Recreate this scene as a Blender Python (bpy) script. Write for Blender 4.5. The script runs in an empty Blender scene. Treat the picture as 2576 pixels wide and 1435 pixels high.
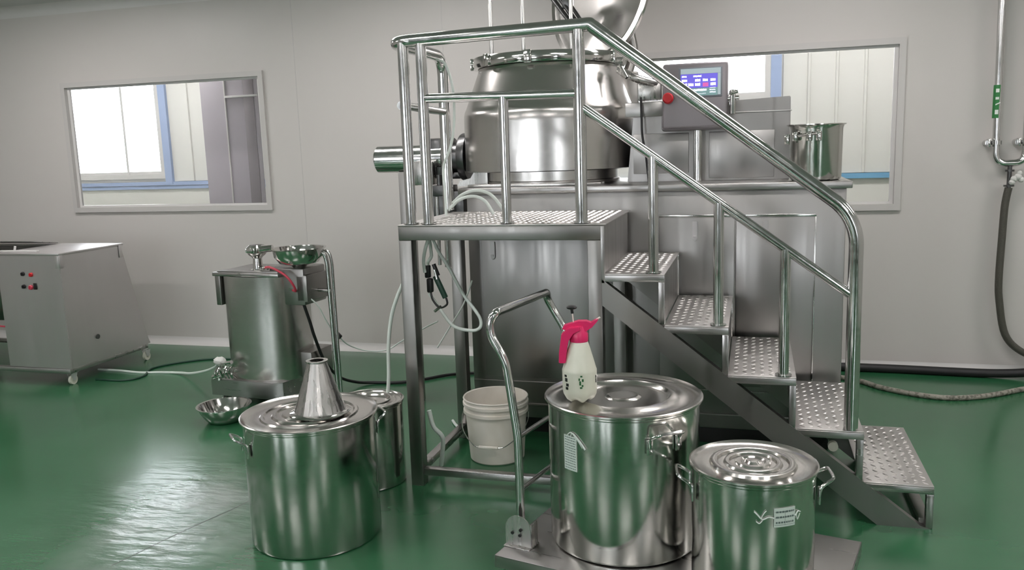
import bpy, bmesh, math, random
from mathutils import Vector, Matrix
PI = math.pi
random.seed(7)
scene = bpy.context.scene
COL = scene.collection

# ------------------------------------------------------------ camera
def make_camera():
    pitch, yaw, roll = (math.radians(a) for a in (9.235, 16.1, -1.874))
    fw = Vector((-math.sin(yaw)*math.cos(pitch), math.cos(yaw)*math.cos(pitch), -math.sin(pitch)))
    rt = Vector((math.cos(yaw), math.sin(yaw), 0)); up = rt.cross(fw)
    r2 = rt*math.cos(roll)+up*math.sin(roll); u2 = -rt*math.sin(roll)+up*math.cos(roll)
    cd = bpy.data.cameras.new('camera'); cd.sensor_width = 36.0; cd.sensor_fit = 'HORIZONTAL'
    cd.lens = 2122.3/2576*36.0; cd.clip_start = .05; cd.clip_end = 100
    co = bpy.data.objects.new('camera', cd); COL.objects.link(co)
    m = Matrix((( r2.x, u2.x, -fw.x, 0), (r2.y, u2.y, -fw.y, 0), (r2.z, u2.z, -fw.z, 1.56), (0, 0, 0, 1)))
    co.matrix_world = m
    scene.camera = co
make_camera()

# ------------------------------------------------------------ world, exposure
w = bpy.data.worlds.new('world'); scene.world = w; w.use_nodes = True
nt = w.node_tree; nt.nodes.clear()
wo = nt.nodes.new('ShaderNodeOutputWorld'); wb = nt.nodes.new('ShaderNodeBackground')
wb.inputs[0].default_value = (.93, .97, 1, 1); wb.inputs[1].default_value = 13.0
nt.links.new(wb.outputs[0], wo.inputs[0])
vs = scene.view_settings
vs.view_transform = 'Standard'; vs.look = 'None'; vs.gamma = 1; vs.use_curve_mapping = False
vs.exposure = 0.12
LAMP = 28.0           # ceiling lamp emission
LAMP_CORR = 27.0

# ------------------------------------------------------------ materials
def lin(c):
    c = c/255
    return c/12.92 if c <= .04045 else ((c+.055)/1.055)**2.4
def rgb(r, g, b): return (lin(r), lin(g), lin(b), 1)
def mat(name, col, rough=.5, metal=0.0, spec=.5, bump=None, rvar=None, trans=None, alpha=None, emit=None, cvar=None, coat=0, aniso=0):
    """bump=(scale xyz, strength), rvar=(scale xyz, lo, hi), cvar=(scale, col2, lo, hi)"""
    m = bpy.data.materials.new(name); m.use_nodes = True
    n = m.node_tree.nodes; L = m.node_tree.links; b = n['Principled BSDF']
    b.inputs['Base Color'].default_value = col
    b.inputs['Roughness'].default_value = rough
    b.inputs['Metallic'].default_value = metal
    b.inputs['Specular IOR Level'].default_value = spec
    if aniso:
        b.inputs['Anisotropic'].default_value = aniso
        tg = n.new('ShaderNodeTangent'); tg.direction_type = 'RADIAL'; tg.axis = 'Z'; L.new(tg.outputs[0], b.inputs['Tangent'])
    if coat: b.inputs['Coat Weight'].default_value = coat; b.inputs['Coat Roughness'].default_value = .08
    if trans: b.inputs['Transmission Weight'].default_value = trans
    if alpha is not None: b.inputs['Alpha'].default_value = alpha
    if emit: b.inputs['Emission Color'].default_value = emit[0]; b.inputs['Emission Strength'].default_value = emit[1]
    tc = n.new('ShaderNodeTexCoord')
    def noise(sc, detail=3, scale=1):
        mp = n.new('ShaderNodeMapping'); mp.inputs['Scale'].default_value = sc
        L.new(tc.outputs['Object'], mp.inputs[0])
        t = n.new('ShaderNodeTexNoise'); t.inputs['Scale'].default_value = scale; t.inputs['Detail'].default_value = detail
        L.new(mp.outputs[0], t.inputs[0]); return t
    if rvar:
        t = noise(rvar[0]); mr = n.new('ShaderNodeMapRange')
        mr.inputs[1].default_value = .3; mr.inputs[2].default_value = .7
        mr.inputs[3].default_value = rvar[1]; mr.inputs[4].default_value = rvar[2]
        L.new(t.outputs[0], mr.inputs[0]); L.new(mr.outputs[0], b.inputs['Roughness'])
    if bump:
        t = noise(bump[0]); bp = n.new('ShaderNodeBump'); bp.inputs['Strength'].default_value = bump[1]; bp.inputs['Distance'].default_value = .01
        L.new(t.outputs[0], bp.inputs['Height']); L.new(bp.outputs[0], b.inputs['Normal'])
    if cvar:
        t = noise(cvar[0]); mr = n.new('ShaderNodeMapRange')
        mr.inputs[1].default_value = cvar[2]; mr.inputs[2].default_value = cvar[3]
        mx = n.new('ShaderNodeMix'); mx.data_type = 'RGBA'
        mx.inputs[6].default_value = col; mx.inputs[7].default_value = cvar[1]
        L.new(t.outputs[0], mr.inputs[0]); L.new(mr.outputs[0], mx.inputs[0]); L.new(mx.outputs[2], b.inputs['Base Color'])
    return m
M = {}
M['wall'] = mat('wall_panel', rgb(196, 192, 188), .42, bump=((.6, .6, 4), .05), rvar=((1.5, 1.5, .6), .35, .5))
M['ceil'] = mat('ceiling_panel', rgb(190, 192, 190), .5)
M['rear'] = mat('rear_wall_paint', rgb(104, 104, 100), .55)
M['steel'] = mat('brushed_steel', (.50, .49, .475, 1), .28, 1, rvar=((60, 60, 1.5), .22, .36), bump=((90, 90, 2), .03))
M['steel_h'] = mat('brushed_steel_horizontal', (.42, .41, .40, 1), .3, 1, rvar=((1.5, 30, 30), .26, .34))
M['panel'] = mat('satin_steel_sheet', (.36, .35, .34, 1), .36, 1, rvar=((25, 25, 1), .3, .44), bump=((1.2, 1.2, .6), .06))
M['pale'] = mat('pale_steel_sheet', (.60, .575, .575, 1), .42, 1, rvar=((12, 12, 1), .38, .48), bump=((1.2, 1.2, .6), .05))
M['tank'] = mat('tank_steel', (.60, .58, .56, 1), .22, 1, rvar=((1, 1, 90), .2, .23), aniso=.75)
M['polish'] = mat('polished_steel', (.66, .65, .63, 1), .1, 1, rvar=((12, 12, 12), .07, .14), bump=((6, 6, 2), .03))
M['pot'] = mat('pot_steel', (.60, .60, .57, 1), .14, 1, rvar=((1, 1, 90), .13, .155), aniso=.6)
M['drum'] = mat('drum_steel', (.58, .57, .55, 1), .25, 1, rvar=((1, 1, 90), .23, .27), aniso=.75)
M['lid'] = mat('lid_steel', (.62, .60, .575, 1), .19, 1, bump=((7, 7, 7), .025))
M['tube'] = mat('tube_steel', (.64, .64, .63, 1), .14, 1, rvar=((30, 30, 30), .1, .2))
M['frame'] = mat('frame_steel', (.30, .292, .28, 1), .36, 1, rvar=((20, 20, 3), .28, .42))
M['tread'] = mat('tread_plate_steel', (.58, .56, .545, 1), .36, 1, rvar=((14, 14, 14), .3, .45))
M['dark'] = mat('dark_gap', rgb(30, 30, 30), .5)
M['black'] = mat('black_plastic', rgb(24, 24, 25), .35)
M['rubber'] = mat('black_rubber', rgb(20, 20, 22), .5)
M['cast'] = mat('dark_cast_steel', (.12, .12, .12, 1), .32, .9, bump=((30, 30, 30), .2))
M['white'] = mat('white_plastic', rgb(232, 227, 218), .4, cvar=((8, 8, 4), rgb(220, 214, 202), .45, .7))
M['bottle'] = mat('milky_plastic', rgb(214, 214, 200), .3, cvar=((12, 12, 5), rgb(200, 202, 184), .4, .7))
M['pink'] = mat('pink_plastic', rgb(222, 44, 104), .3)
M['red'] = mat('red_plastic', rgb(196, 36, 44), .3)
M['redhose'] = mat('red_hose', rgb(205, 70, 90), .35)
M['whitehose'] = mat('white_hose', rgb(214, 222, 216), .35)
M['greenhose'] = mat('dark_green_cable', rgb(28, 62, 48), .4)
M['grayhose'] = mat('grey_braided_hose', rgb(150, 146, 136), .55, bump=((150, 150, 150), .5), cvar=((40, 40, 40), rgb(96, 94, 84), .45, .6))
M['darkhose'] = mat('dark_grey_hose', rgb(74, 72, 64), .5, bump=((150, 150, 150), .4))
M['paper'] = mat('paper_label', rgb(206, 218, 210), .6)
M['ink'] = mat('dark_ink', rgb(96, 112, 108), .6)
M['blackink'] = mat('black_ink', rgb(22, 24, 22), .5)
M['greenink'] = mat('green_ink', rgb(30, 92, 48), .5)
M['greentape'] = mat('green_tape', rgb(44, 120, 62), .45)
M['whitetape'] = mat('white_tape', rgb(225, 232, 225), .45)
M['cloth'] = mat('white_cloth', rgb(208, 208, 204), .8, bump=((60, 60, 60), .7))
M['caster'] = mat('pale_wheel', rgb(210, 210, 196), .4)
M['console'] = mat('console_grey', rgb(134, 128, 132), .38, .3)
M['bezel'] = mat('screen_bezel', rgb(120, 124, 132), .4)
M['screen'] = mat('screen_glow', rgb(90, 80, 190), .2, emit=(rgb(112, 104, 205), .75))
M['screen_top'] = mat('screen_header', rgb(150, 165, 170), .2, emit=(rgb(165, 178, 182), .6))
M['screen_green'] = mat('screen_green_band', rgb(110, 140, 140), .2, emit=(rgb(120, 150, 150), .6))
M['screen_pink'] = mat('screen_pink_button', rgb(200, 90, 160), .2, emit=(rgb(200, 100, 170), .7))
M['icon'] = mat('screen_icon', rgb(240, 240, 255), .2, emit=(rgb(240, 240, 255), .9))
M['white_trim'] = mat('white_profile', rgb(206, 204, 202), .35)
M['framepaint'] = mat('window_frame_paint', rgb(190, 187, 184), .35)
M['alu'] = mat('aluminium_profile', (.66, .66, .66, 1), .35, .7)
M['bluetrim'] = mat('blue_trim', rgb(158, 174, 206), .45)
M['blueband'] = mat('blue_band', rgb(116, 168, 204), .45)
M['corr'] = mat('ribbed_panel', rgb(214, 213, 208), .5)
M['outer'] = mat('corridor_wall_paint', rgb(214, 212, 206), .55)
M['partition'] = mat('grey_partition', rgb(168, 162, 168), .5, bump=((2, 2, 1), .05))
M['purple'] = mat('purple_item', rgb(70, 50, 140), .5)
M['lamp'] = mat('lamp_diffuser', rgb(255, 252, 245), .4, emit=((1, .955, .945, 1), LAMP))
M['lampc'] = mat('corridor_lamp_diffuser', rgb(255, 252, 245), .4, emit=((1, .98, .96, 1), LAMP_CORR))
M['lampbody'] = mat('lamp_housing', rgb(225, 225, 225), .4)

def glass_mat():
    m = bpy.data.materials.new('window_glass'); m.use_nodes = True
    n = m.node_tree.nodes; L = m.node_tree.links; n.clear()
    o = n.new('ShaderNodeOutputMaterial'); t = n.new('ShaderNodeBsdfTransparent'); g = n.new('ShaderNodeBsdfGlossy')
    g.inputs['Roughness'].default_value = .02; t.inputs[0].default_value = (.97, .97, .975, 1)
    f = n.new('ShaderNodeFresnel'); f.inputs[0].default_value = 1.35; mx = n.new('ShaderNodeMixShader')
    L.new(f.outputs[0], mx.inputs[0]); L.new(t.outputs[0], mx.inputs[1]); L.new(g.outputs[0], mx.inputs[2]); L.new(mx.outputs[0], o.inputs[0])
    return m
M['glass'] = glass_mat()

def floor_mat():
    m = bpy.data.materials.new('green_epoxy_floor'); m.use_nodes = True
    n = m.node_tree.nodes; L = m.node_tree.links; b = n['Principled BSDF']
    tc = n.new('ShaderNodeTexCoord')
    n1 = n.new('ShaderNodeTexNoise'); n1.inputs['Scale'].default_value = 1.3; n1.inputs['Detail'].default_value = 4
    L.new(tc.outputs['Object'], n1.inputs[0])
    mx = n.new('ShaderNodeMix'); mx.data_type = 'RGBA'
    mx.inputs[6].default_value = rgb(40, 92, 60); mx.inputs[7].default_value = rgb(50, 104, 70)
    mr = n.new('ShaderNodeMapRange'); mr.inputs[1].default_value = .35; mr.inputs[2].default_value = .65
    L.new(n1.outputs[0], mr.inputs[0]); L.new(mr.outputs[0], mx.inputs[0]); L.new(mx.outputs[2], b.inputs['Base Color'])
    b.inputs['Specular IOR Level'].default_value = 1.0
    mr2 = n.new('ShaderNodeMapRange'); mr2.inputs[1].default_value = .3; mr2.inputs[2].default_value = .7
    mr2.inputs[3].default_value = .17; mr2.inputs[4].default_value = .27
    L.new(n1.outputs[0], mr2.inputs[0]); L.new(mr2.outputs[0], b.inputs['Roughness'])
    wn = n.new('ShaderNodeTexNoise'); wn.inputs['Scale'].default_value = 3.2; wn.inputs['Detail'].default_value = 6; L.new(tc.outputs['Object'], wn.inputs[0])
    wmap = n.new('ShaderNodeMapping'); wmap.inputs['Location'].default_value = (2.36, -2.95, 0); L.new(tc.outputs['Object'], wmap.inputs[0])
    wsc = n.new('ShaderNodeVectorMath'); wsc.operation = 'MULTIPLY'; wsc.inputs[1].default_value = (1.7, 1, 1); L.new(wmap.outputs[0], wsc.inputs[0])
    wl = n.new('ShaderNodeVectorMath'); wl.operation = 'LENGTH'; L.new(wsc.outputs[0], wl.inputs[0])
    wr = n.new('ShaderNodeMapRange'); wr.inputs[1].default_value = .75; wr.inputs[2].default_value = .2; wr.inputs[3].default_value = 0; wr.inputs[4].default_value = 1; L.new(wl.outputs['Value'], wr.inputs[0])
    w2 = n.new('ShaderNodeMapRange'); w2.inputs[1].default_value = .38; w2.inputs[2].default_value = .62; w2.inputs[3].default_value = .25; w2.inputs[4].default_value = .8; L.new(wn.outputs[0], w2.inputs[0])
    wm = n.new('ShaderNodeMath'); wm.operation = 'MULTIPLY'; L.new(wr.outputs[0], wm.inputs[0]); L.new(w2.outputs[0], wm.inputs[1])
    wx = n.new('ShaderNodeMix'); wx.data_type = 'RGBA'; wx.inputs[7].default_value = rgb(150, 158, 154)  # pale patch: floor scuffing plus window glare painted into the colour
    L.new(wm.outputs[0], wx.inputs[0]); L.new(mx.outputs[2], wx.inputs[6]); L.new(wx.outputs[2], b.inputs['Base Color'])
    # trodden, rippled patch left of the pots: relief here, painted glare colour mixed in above
    mp = n.new('ShaderNodeMapping'); mp.inputs['Location'].default_value = (2.40, -3.0, 0)
    L.new(tc.outputs['Object'], mp.inputs[0])
    ln = n.new('ShaderNodeVectorMath'); ln.operation = 'LENGTH'; L.new(mp.outputs[0], ln.inputs[0])
    mk = n.new('ShaderNodeMapRange'); mk.inputs[1].default_value = .85; mk.inputs[2].default_value = .3
    mk.inputs[3].default_value = 0; mk.inputs[4].default_value = 1
    L.new(ln.outputs['Value'], mk.inputs[0])
    mp2 = n.new('ShaderNodeMapping'); mp2.inputs['Scale'].default_value = (5, 16, 1); mp2.inputs['Rotation'].default_value = (0, 0, -.3)
    L.new(tc.outputs['Object'], mp2.inputs[0])
    n2 = n.new('ShaderNodeTexNoise'); n2.inputs['Scale'].default_value = 1.0; n2.inputs['Detail'].default_value = 5
    L.new(mp2.outputs[0], n2.inputs[0])
    ml = n.new('ShaderNodeMath'); ml.operation = 'MULTIPLY'; L.new(n2.outputs[0], ml.inputs[0]); L.new(mk.outputs[0], ml.inputs[1])
    n3 = n.new('ShaderNodeTexNoise'); n3.inputs['Scale'].default_value = 4; L.new(tc.outputs['Object'], n3.inputs[0])
    ad = n.new('ShaderNodeMath'); ad.operation = 'MULTIPLY_ADD'; L.new(n3.outputs[0], ad.inputs[0]); ad.inputs[1].default_value = .12; L.new(ml.outputs[0], ad.inputs[2])
    bp = n.new('ShaderNodeBump'); bp.inputs['Strength'].default_value = .45; bp.inputs['Distance'].default_value = .014
    L.new(ad.outputs[0], bp.inputs['Height']); L.new(bp.outputs[0], b.inputs['Normal'])
    return m
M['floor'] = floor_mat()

# ------------------------------------------------------------ mesh helpers
ORG = {}
def finish(bm, name, m, parent=None, world=True, angle=35):
    me = bpy.data.meshes.new(name)
    bmesh.ops.recalc_face_normals(bm, faces=bm.faces[:])
    if parent is not None and world:
        bm.transform(ORG[parent.name].inverted())
    bm.to_mesh(me); bm.free()
    for p in me.polygons: p.use_smooth = True
    me.set_sharp_from_angle(angle=math.radians(angle))
    me.materials.append(M[m] if isinstance(m, str) else m)
    o = bpy.data.objects.new(name, me); COL.objects.link(o)
    if parent is not None:
        o.parent = parent; ORG[o.name] = ORG[parent.name]
    else:
        ORG[o.name] = Matrix.Identity(4)
    return o
def thing(name, label, cat, loc=(0, 0, 0), rot=0, group=None):
    o = bpy.data.objects.new(name, None); COL.objects.link(o)
    o.location = loc; o.rotation_euler = (0, 0, rot); o.empty_display_size = .05
    o['label'] = label; o['category'] = cat
    if group: o['group'] = group
    ORG[o.name] = Matrix.Translation(Vector(loc)) @ Matrix.Rotation(rot, 4, 'Z')
    return o
def tag(o, label, cat, group=None):
    o['label'] = label; o['category'] = cat
    if group: o['group'] = group
    return o
def recenter(o):
    """put a single-mesh thing's origin at its lowest centre"""
    me = o.data; xs = [v.co for v in me.vertices]
    c = Vector(((min(v.x for v in xs)+max(v.x for v in xs))/2, (min(v.y for v in xs)+max(v.y for v in xs))/2, min(v.z for v in xs)))
    me.transform(Matrix.Translation(-c)); o.location = c
    ORG[o.name] = Matrix.Translation(c); return o
def struct(name, bm, m, parent=None):
    o = finish(bm, name, m, parent)
    if parent is None: o['kind'] = 'structure'
    return o
def B(): return bmesh.new()
def box(bm, x0, x1, y0, y1, z0, z1, bev=0.0, seg=2, mtx=None):
    vs_ = bmesh.ops.create_cube(bm, size=1)['verts']
    for v in vs_:
        v.co = Vector(((x0+x1)/2+v.co.x*(x1-x0), (y0+y1)/2+v.co.y*(y1-y0), (z0+z1)/2+v.co.z*(z1-z0)))
    es = list({e for v in vs_ for e in v.link_edges})
    allv = vs_
    if bev > 0:
        r = bmesh.ops.bevel(bm, geom=es, offset=bev, segments=seg, affect='EDGES', profile=.5)
        allv = list({v for f in r['faces'] for v in f.verts} | {v for v in vs_ if v.is_valid})
    if mtx is not None:
        for v in allv: v.co = mtx @ v.co
    return bm
def smooth_path(pts, n=8):
    P = [Vector(p) for p in pts]; out = []
    for i in range(len(P)-1):
        p0 = P[max(i-1, 0)]; p1 = P[i]; p2 = P[i+1]; p3 = P[min(i+2, len(P)-1)]
        for k in range(n):
            t = k/n; t2 = t*t; t3 = t2*t
            out.append(.5*((2*p1)+(p2-p0)*t+(2*p0-5*p1+4*p2-p3)*t2+(3*p1-p0-3*p2+p3)*t3))
    out.append(P[-1]); return out
def fillet(pts, r, n=6):
    P = [Vector(p) for p in pts]; out = [P[0]]
    for i in range(1, len(P)-1):
        a, b, c = P[i-1], P[i], P[i+1]
        d1 = (a-b); d2 = (c-b); l1 = d1.length; l2 = d2.length
        rr = min(r, l1*.48, l2*.48); A = b+d1/l1*rr; Cc = b+d2/l2*rr
        for k in range(n+1):
            t = k/n; out.append((1-t)**2*A+2*t*(1-t)*b+t*t*Cc)
    out.append(P[-1]); return out
def tube(bm, path, r, seg=16, closed=False, caps=True):
    P = [Vector(p) for p in path]; n = len(P)
    rings = []; up = None
    for i in range(n):
        if closed: t = (P[(i+1) % n]-P[i-1])
        else: t = P[min(i+1, n-1)]-P[max(i-1, 0)]
        t.normalize()
        if up is None:
            up = t.orthogonal().normalized()
        else:
            up = (up-t*up.dot(t)).normalized()
        s = t.cross(up)
        rad = r[i] if isinstance(r, (list, tuple)) else r
        rings.append([bm.verts.new(P[i]+rad*(math.cos(2*PI*k/seg)*up+math.sin(2*PI*k/seg)*s)) for k in range(seg)])
    for i in range(n if closed else n-1):
        a, b = rings[i], rings[(i+1) % n]
        for k in range(seg): bm.faces.new((a[k], a[(k+1) % seg], b[(k+1) % seg], b[k]))
    if caps and not closed:
        bm.faces.new(rings[0][::-1]); bm.faces.new(rings[-1])
    return bm
def lathe(bm, prof, c=(0, 0, 0), seg=64, mtx=None, closed=False):
    """prof: list of (r,z)"""
    rings = []; new = []
    for r, z in prof:
        if r < 1e-6:
            v = bm.verts.new((c[0], c[1], c[2]+z)); rings.append([v]); new.append(v)
        else:
            rg = [bm.verts.new((c[0]+r*math.cos(2*PI*k/seg), c[1]+r*math.sin(2*PI*k/seg), c[2]+z)) for k in range(seg)]
            rings.append(rg); new += rg
    m = len(rings)
    for i in range(m if closed else m-1):
        a, b = rings[i], rings[(i+1) % m]
        for k in range(seg):
            k2 = (k+1) % seg
            if len(a) == 1 and len(b) == 1: continue
            if len(a) == 1: bm.faces.new((a[0], b[k2], b[k]))
            elif len(b) == 1: bm.faces.new((a[k], a[k2], b[0]))
            else: bm.faces.new((a[k], a[k2], b[k2], b[k]))
    if mtx is not None:
        for v in new: v.co = mtx @ v.co
    return bm
def prism(bm, poly, d, axis='y', at=0.0, mtx=None):
    """poly of 2-D points in the plane normal to axis, thickness d from at"""
    def P(a, b, t):
        return {'y': (a, t, b), 'x': (t, a, b), 'z': (a, b, t)}[axis]
    A = [bm.verts.new(P(a, b, at)) for a, b in poly]; Bv = [bm.verts.new(P(a, b, at+d)) for a, b in poly]
    n = len(poly); bm.faces.new(A); bm.faces.new(Bv[::-1])
    for i in range(n): bm.faces.new((A[i], Bv[i], Bv[(i+1) % n], A[(i+1) % n]))
    if mtx is not None:
        for v in A+Bv: v.co = mtx @ v.co
    return bm
def cylpatch(bm, c, r, a0, a1, z0, z1, th=.0012, n=8):
    inn, outr = [], []
    for k in range(n+1):
        a = a0+(a1-a0)*k/n; d = Vector((math.cos(a), math.sin(a), 0))
        for lst, rr in ((inn, r), (outr, r+th)):
            lst.append((bm.verts.new((c[0]+rr*d.x, c[1]+rr*d.y, z0)), bm.verts.new((c[0]+rr*d.x, c[1]+rr*d.y, z1))))
    for k in range(n):
        bm.faces.new((outr[k][0], outr[k+1][0], outr[k+1][1], outr[k][1]))
        bm.faces.new((inn[k+1][0], inn[k][0], inn[k][1], inn[k+1][1]))
        bm.faces.new((inn[k][0], inn[k+1][0], outr[k+1][0], outr[k][0]))
        bm.faces.new((inn[k+1][1], inn[k][1], outr[k][1], outr[k+1][1]))
    bm.faces.new((inn[0][0], outr[0][0], outr[0][1], inn[0][1])); bm.faces.new((inn[n][1], outr[n][1], outr[n][0], inn[n][0]))
    return bm
def holed_wall(bm, x0, x1, z0, z1, y0, y1, holes):
    """wall in the xz plane between y0,y1 with rectangular holes (x0,x1,z0,z1)"""
    xs = sorted({x0, x1} | {h[0] for h in holes} | {h[1] for h in holes})
    zs = sorted({z0, z1} | {h[2] for h in holes} | {h[3] for h in holes})
    for i in range(len(xs)-1):
        for j in range(len(zs)-1):
            cx = (xs[i]+xs[i+1])/2; cz = (zs[j]+zs[j+1])/2
            if any(h[0] < cx < h[1] and h[2] < cz < h[3] for h in holes): continue
            box(bm, xs[i], xs[i+1], y0, y1, zs[j], zs[j+1])
    bmesh.ops.remove_doubles(bm, verts=bm.verts[:], dist=1e-5)
    # drop internal faces shared back to back
    seen = {}
    for f in bm.faces:
        k = tuple(sorted(v.index for v in f.verts))
    bm.verts.index_update()
    for f in bm.faces:
        seen.setdefault(tuple(sorted(v.index for v in f.verts)), []).append(f)
    dead = [f for fs in seen.values() if len(fs) > 1 for f in fs]
    bmesh.ops.delete(bm, geom=dead, context='FACES')
    return bm

# ------------------------------------------------------------ the room
WY = 6.0
W1 = (-5.60, -3.735, 1.165, 2.185)
W2 = (-.98, .885, 1.112, 2.137)
RX0, RX1, RY0, CZ = -7.6, 4.6, -4.2, 2.86
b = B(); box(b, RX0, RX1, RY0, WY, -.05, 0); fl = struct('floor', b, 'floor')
b = B()
crack = smooth_path([(-2.39, 2.517, .0006), (-2.33, 2.76, .0006), (-2.27, 2.96, .0006), (-2.214, 3.139, .0006), (-2.17, 3.4, .0006)], 4)
for i in range(len(crack)-1):
    p, q = crack[i], crack[i+1]; d = (q-p).normalized(); s = Vector((-d.y, d.x, 0))*.0014
    b.faces.new([b.verts.new(v) for v in (p-s, q-s, q+s, p+s)])
struct('floor_crack', b, 'dark', fl)
b = B(); box(b, RX0, RX1, RY0, WY, CZ, CZ+.05); struct('ceiling', b, 'ceil')
b = B(); holed_wall(b, RX0, RX1, 0, CZ, WY, WY+.06, [W1, W2]); wb_ = struct('wall_back', b, 'wall')
b = B(); box(b, RX0-.06, RX0, RY0, WY, 0, CZ); struct('wall_left', b, 'wall')
b = B(); box(b, RX1, RX1+.06, RY0, WY, 0, CZ); struct('wall_right', b, 'wall')
ADDED_WINDOWS = [(-6.3, -5.5, .9, 2.3), (-3.5, -2.9, .9, 2.3), (-2.3, -1.85, .9, 2.3), (2.75, 3.4, .9, 2.3)]  # openings added out of view so bright sky streaks the tank and pots
b = B(); holed_wall(b, RX0, RX1, 0, CZ, RY0-.06, RY0, ADDED_WINDOWS); struct('wall_front', b, 'rear')
# coved skirting and coved top corner
def cove(name, z, s, mt, x0=RX0, x1=RX1, R=.06):
    b = B(); prof = [(WY, z)]
    for k in range(7):
        a = PI/2*k/6
        prof.append((WY-R+R*math.sin(a)-0.0, z+s*(R-R*math.cos(a))) if True else None)
    prof = [(WY, z)] + [(WY-R*(1-math.sin(PI/2*k/6)), z+s*R*(1-math.cos(PI/2*k/6))) for k in range(7)]
    prism(b, prof, x1-x0, 'x', x0); return struct(name, b, mt)
cove('baseboard_back', 0.0, 1, 'white_trim')
cove('trim_1', CZ, -1, 'white_trim', R=.08)
def wall_window(n, W):
    b = B(); f = .035
    holed_wall(b, W[0]-f, W[1]+f, W[2]-f, W[3]+f, WY-.022, WY+.03, [(W[0]+.006, W[1]-.006, W[2]+.006, W[3]-.006)])
    o = struct('window_%d' % n, b, 'framepaint')
    b = B(); holed_wall(b, W[0]+.006, W[1]-.006, W[2]+.006, W[3]-.006, WY+.012, WY+.03, [(W[0]+.03, W[1]-.03, W[2]+.022, W[3]-.022)])
    struct('window_bead', b, 'white_trim', o)
    b = B(); box(b, W[0]+.01, W[1]-.01, WY+.018, WY+.024, W[2]+.01, W[3]-.01); struct('pane', b, 'glass', o)
for i, h in enumerate(ADDED_WINDOWS):  # frames and panes of the added openings behind the camera
    b = B(); holed_wall(b, h[0]-.04, h[1]+.04, h[2]-.04, h[3]+.04, RY0-.05, RY0+.02, [h]); o = struct('window_%d' % (i+5), b, 'white_trim')
    b = B(); box(b, h[0], h[1], RY0-.04, RY0-.034, h[2], h[3]); struct('pane', b, 'glass', o)
wall_window(1, W1); wall_window(2, W2)
# wall panel seams
for i, x in enumerate((-3.42, -2.2)):
    b = B(); box(b, x-.003, x+.003, WY-.0015, WY+.001, .06, CZ-.08); struct('wall_seam', b, 'framepaint', wb_)

# corridor behind the windows
OY = 8.0
H1 = (-8.2, -6.28, 1.40, 2.75)
H2 = (-2.6, .085, 1.95, 2.75)
b = B(); holed_wall(b, -10.5, 4.6, 0, 3.0, OY, OY+.08, [H1, H2]); struct('wall_corridor', b, 'outer')
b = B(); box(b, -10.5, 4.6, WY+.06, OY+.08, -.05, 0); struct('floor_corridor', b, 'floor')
b = B(); box(b, -10.5, 4.6, WY+.06, OY+.08, 3.0, 3.05); struct('ceiling_corridor', b, 'ceil')
b = B(); box(b, -10.56, -10.5, WY+.06, OY+.08, 0, 3.0); struct('wall_corridor_end', b, 'outer')
b = B(); box(b, 4.6, 4.66, WY+.06, OY+.08, 0, 3.0); struct('wall_corridor_far_end', b, 'outer')
b = B(); box(b, -10.5, RX0-.06, WY, WY+.06, 0, 3.0); box(b, RX0-.06, 4.6, WY, WY+.06, CZ+.05, 3.0); struct('wall_corridor_inner', b, 'outer')
def outer_window(n, H, mull, side):
    b = B(); f = .05
    holed_wall(b, H[0]-f, H[1]+f, H[2]-f, H[3]+f, OY-.03, OY+.03, [H]); o = struct('window_%d' % n, b, 'white_trim')
    b = B()
    for x in mull: box(b, x-.014, x+.014, OY-.02, OY+.04, H[2], H[3])
    box(b, H[0], H[1], OY-.015, OY+.03, H[2], H[2]+.03)
    struct('mullion', b, 'white_trim', o)
    b = B(); box(b, H[0], H[1], OY+.012, OY+.018, H[2], H[3]); struct('pane', b, 'glass', o)
    b = B(); box(b, H[1]+f, H[1]+f+.09, OY-.035, OY+.01, side, 3.0); struct('blue_jamb', b, 'bluetrim', o)
outer_window(3, H1, (-6.72, -7.6), 1.29)
outer_window(4, H2, (-1.3,), 1.2)
b = B(); box(b, -10.5, -2.5, OY-.03, OY, 1.275, 1.315); box(b, -10.5, -2.5, OY-.02, OY, 1.235, 1.27); struct('trim_2', b, 'bluetrim')
b = B(); box(b, -2.5, 4.6, OY-.03, OY, 1.20, 1.245); struct('trim_3', b, 'blueband')
def ribbed(name, x0, x1, z0, z1, y, p=.23):
    b = B(); poly = [(x0, y+.01)]; x = x0
    while x < x1-1e-6:
        e = min(x+p, x1)
        poly += [(x, y), (min(x+p-.03, e), y), (min(x+p-.024, e), y-.018), (min(x+p-.006, e), y-.018), (e, y)]
        x = e
    poly += [(x1, y+.01)]
    prism(b, poly, z1-z0, 'z', z0); o = finish(b, name, 'corr', angle=20); o['kind'] = 'structure'; return o
ribbed('trim_4', -6.09, -3.2, 1.32, 3.0, OY-.012)
ribbed('trim_5', .24, 4.6, 1.25, 3.0, OY-.012)
t = thing('partition_panel', 'tall grey panel standing in the corridor behind the left window', 'panel', (-4.63, 7.2, 0))
b = B(); box(b, -5.125, -4.53, 7.17, 7.23, .0, 2.75, .004); finish(b, 'panel', 'partition', t)
b = B(); box(b, -4.65, -4.54, 7.16, 7.169, .02, 2.74, .002); finish(b, 'side_strip', 'console', t)
b = B(); box(b, -4.855, -4.845, 7.155, 7.169, .02, 2.74, .001); box(b, -4.844, -4.5, 7.15, 7.169, 2.115, 2.135, .001); finish(b, 'white_edge', 'white_trim', t)

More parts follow.
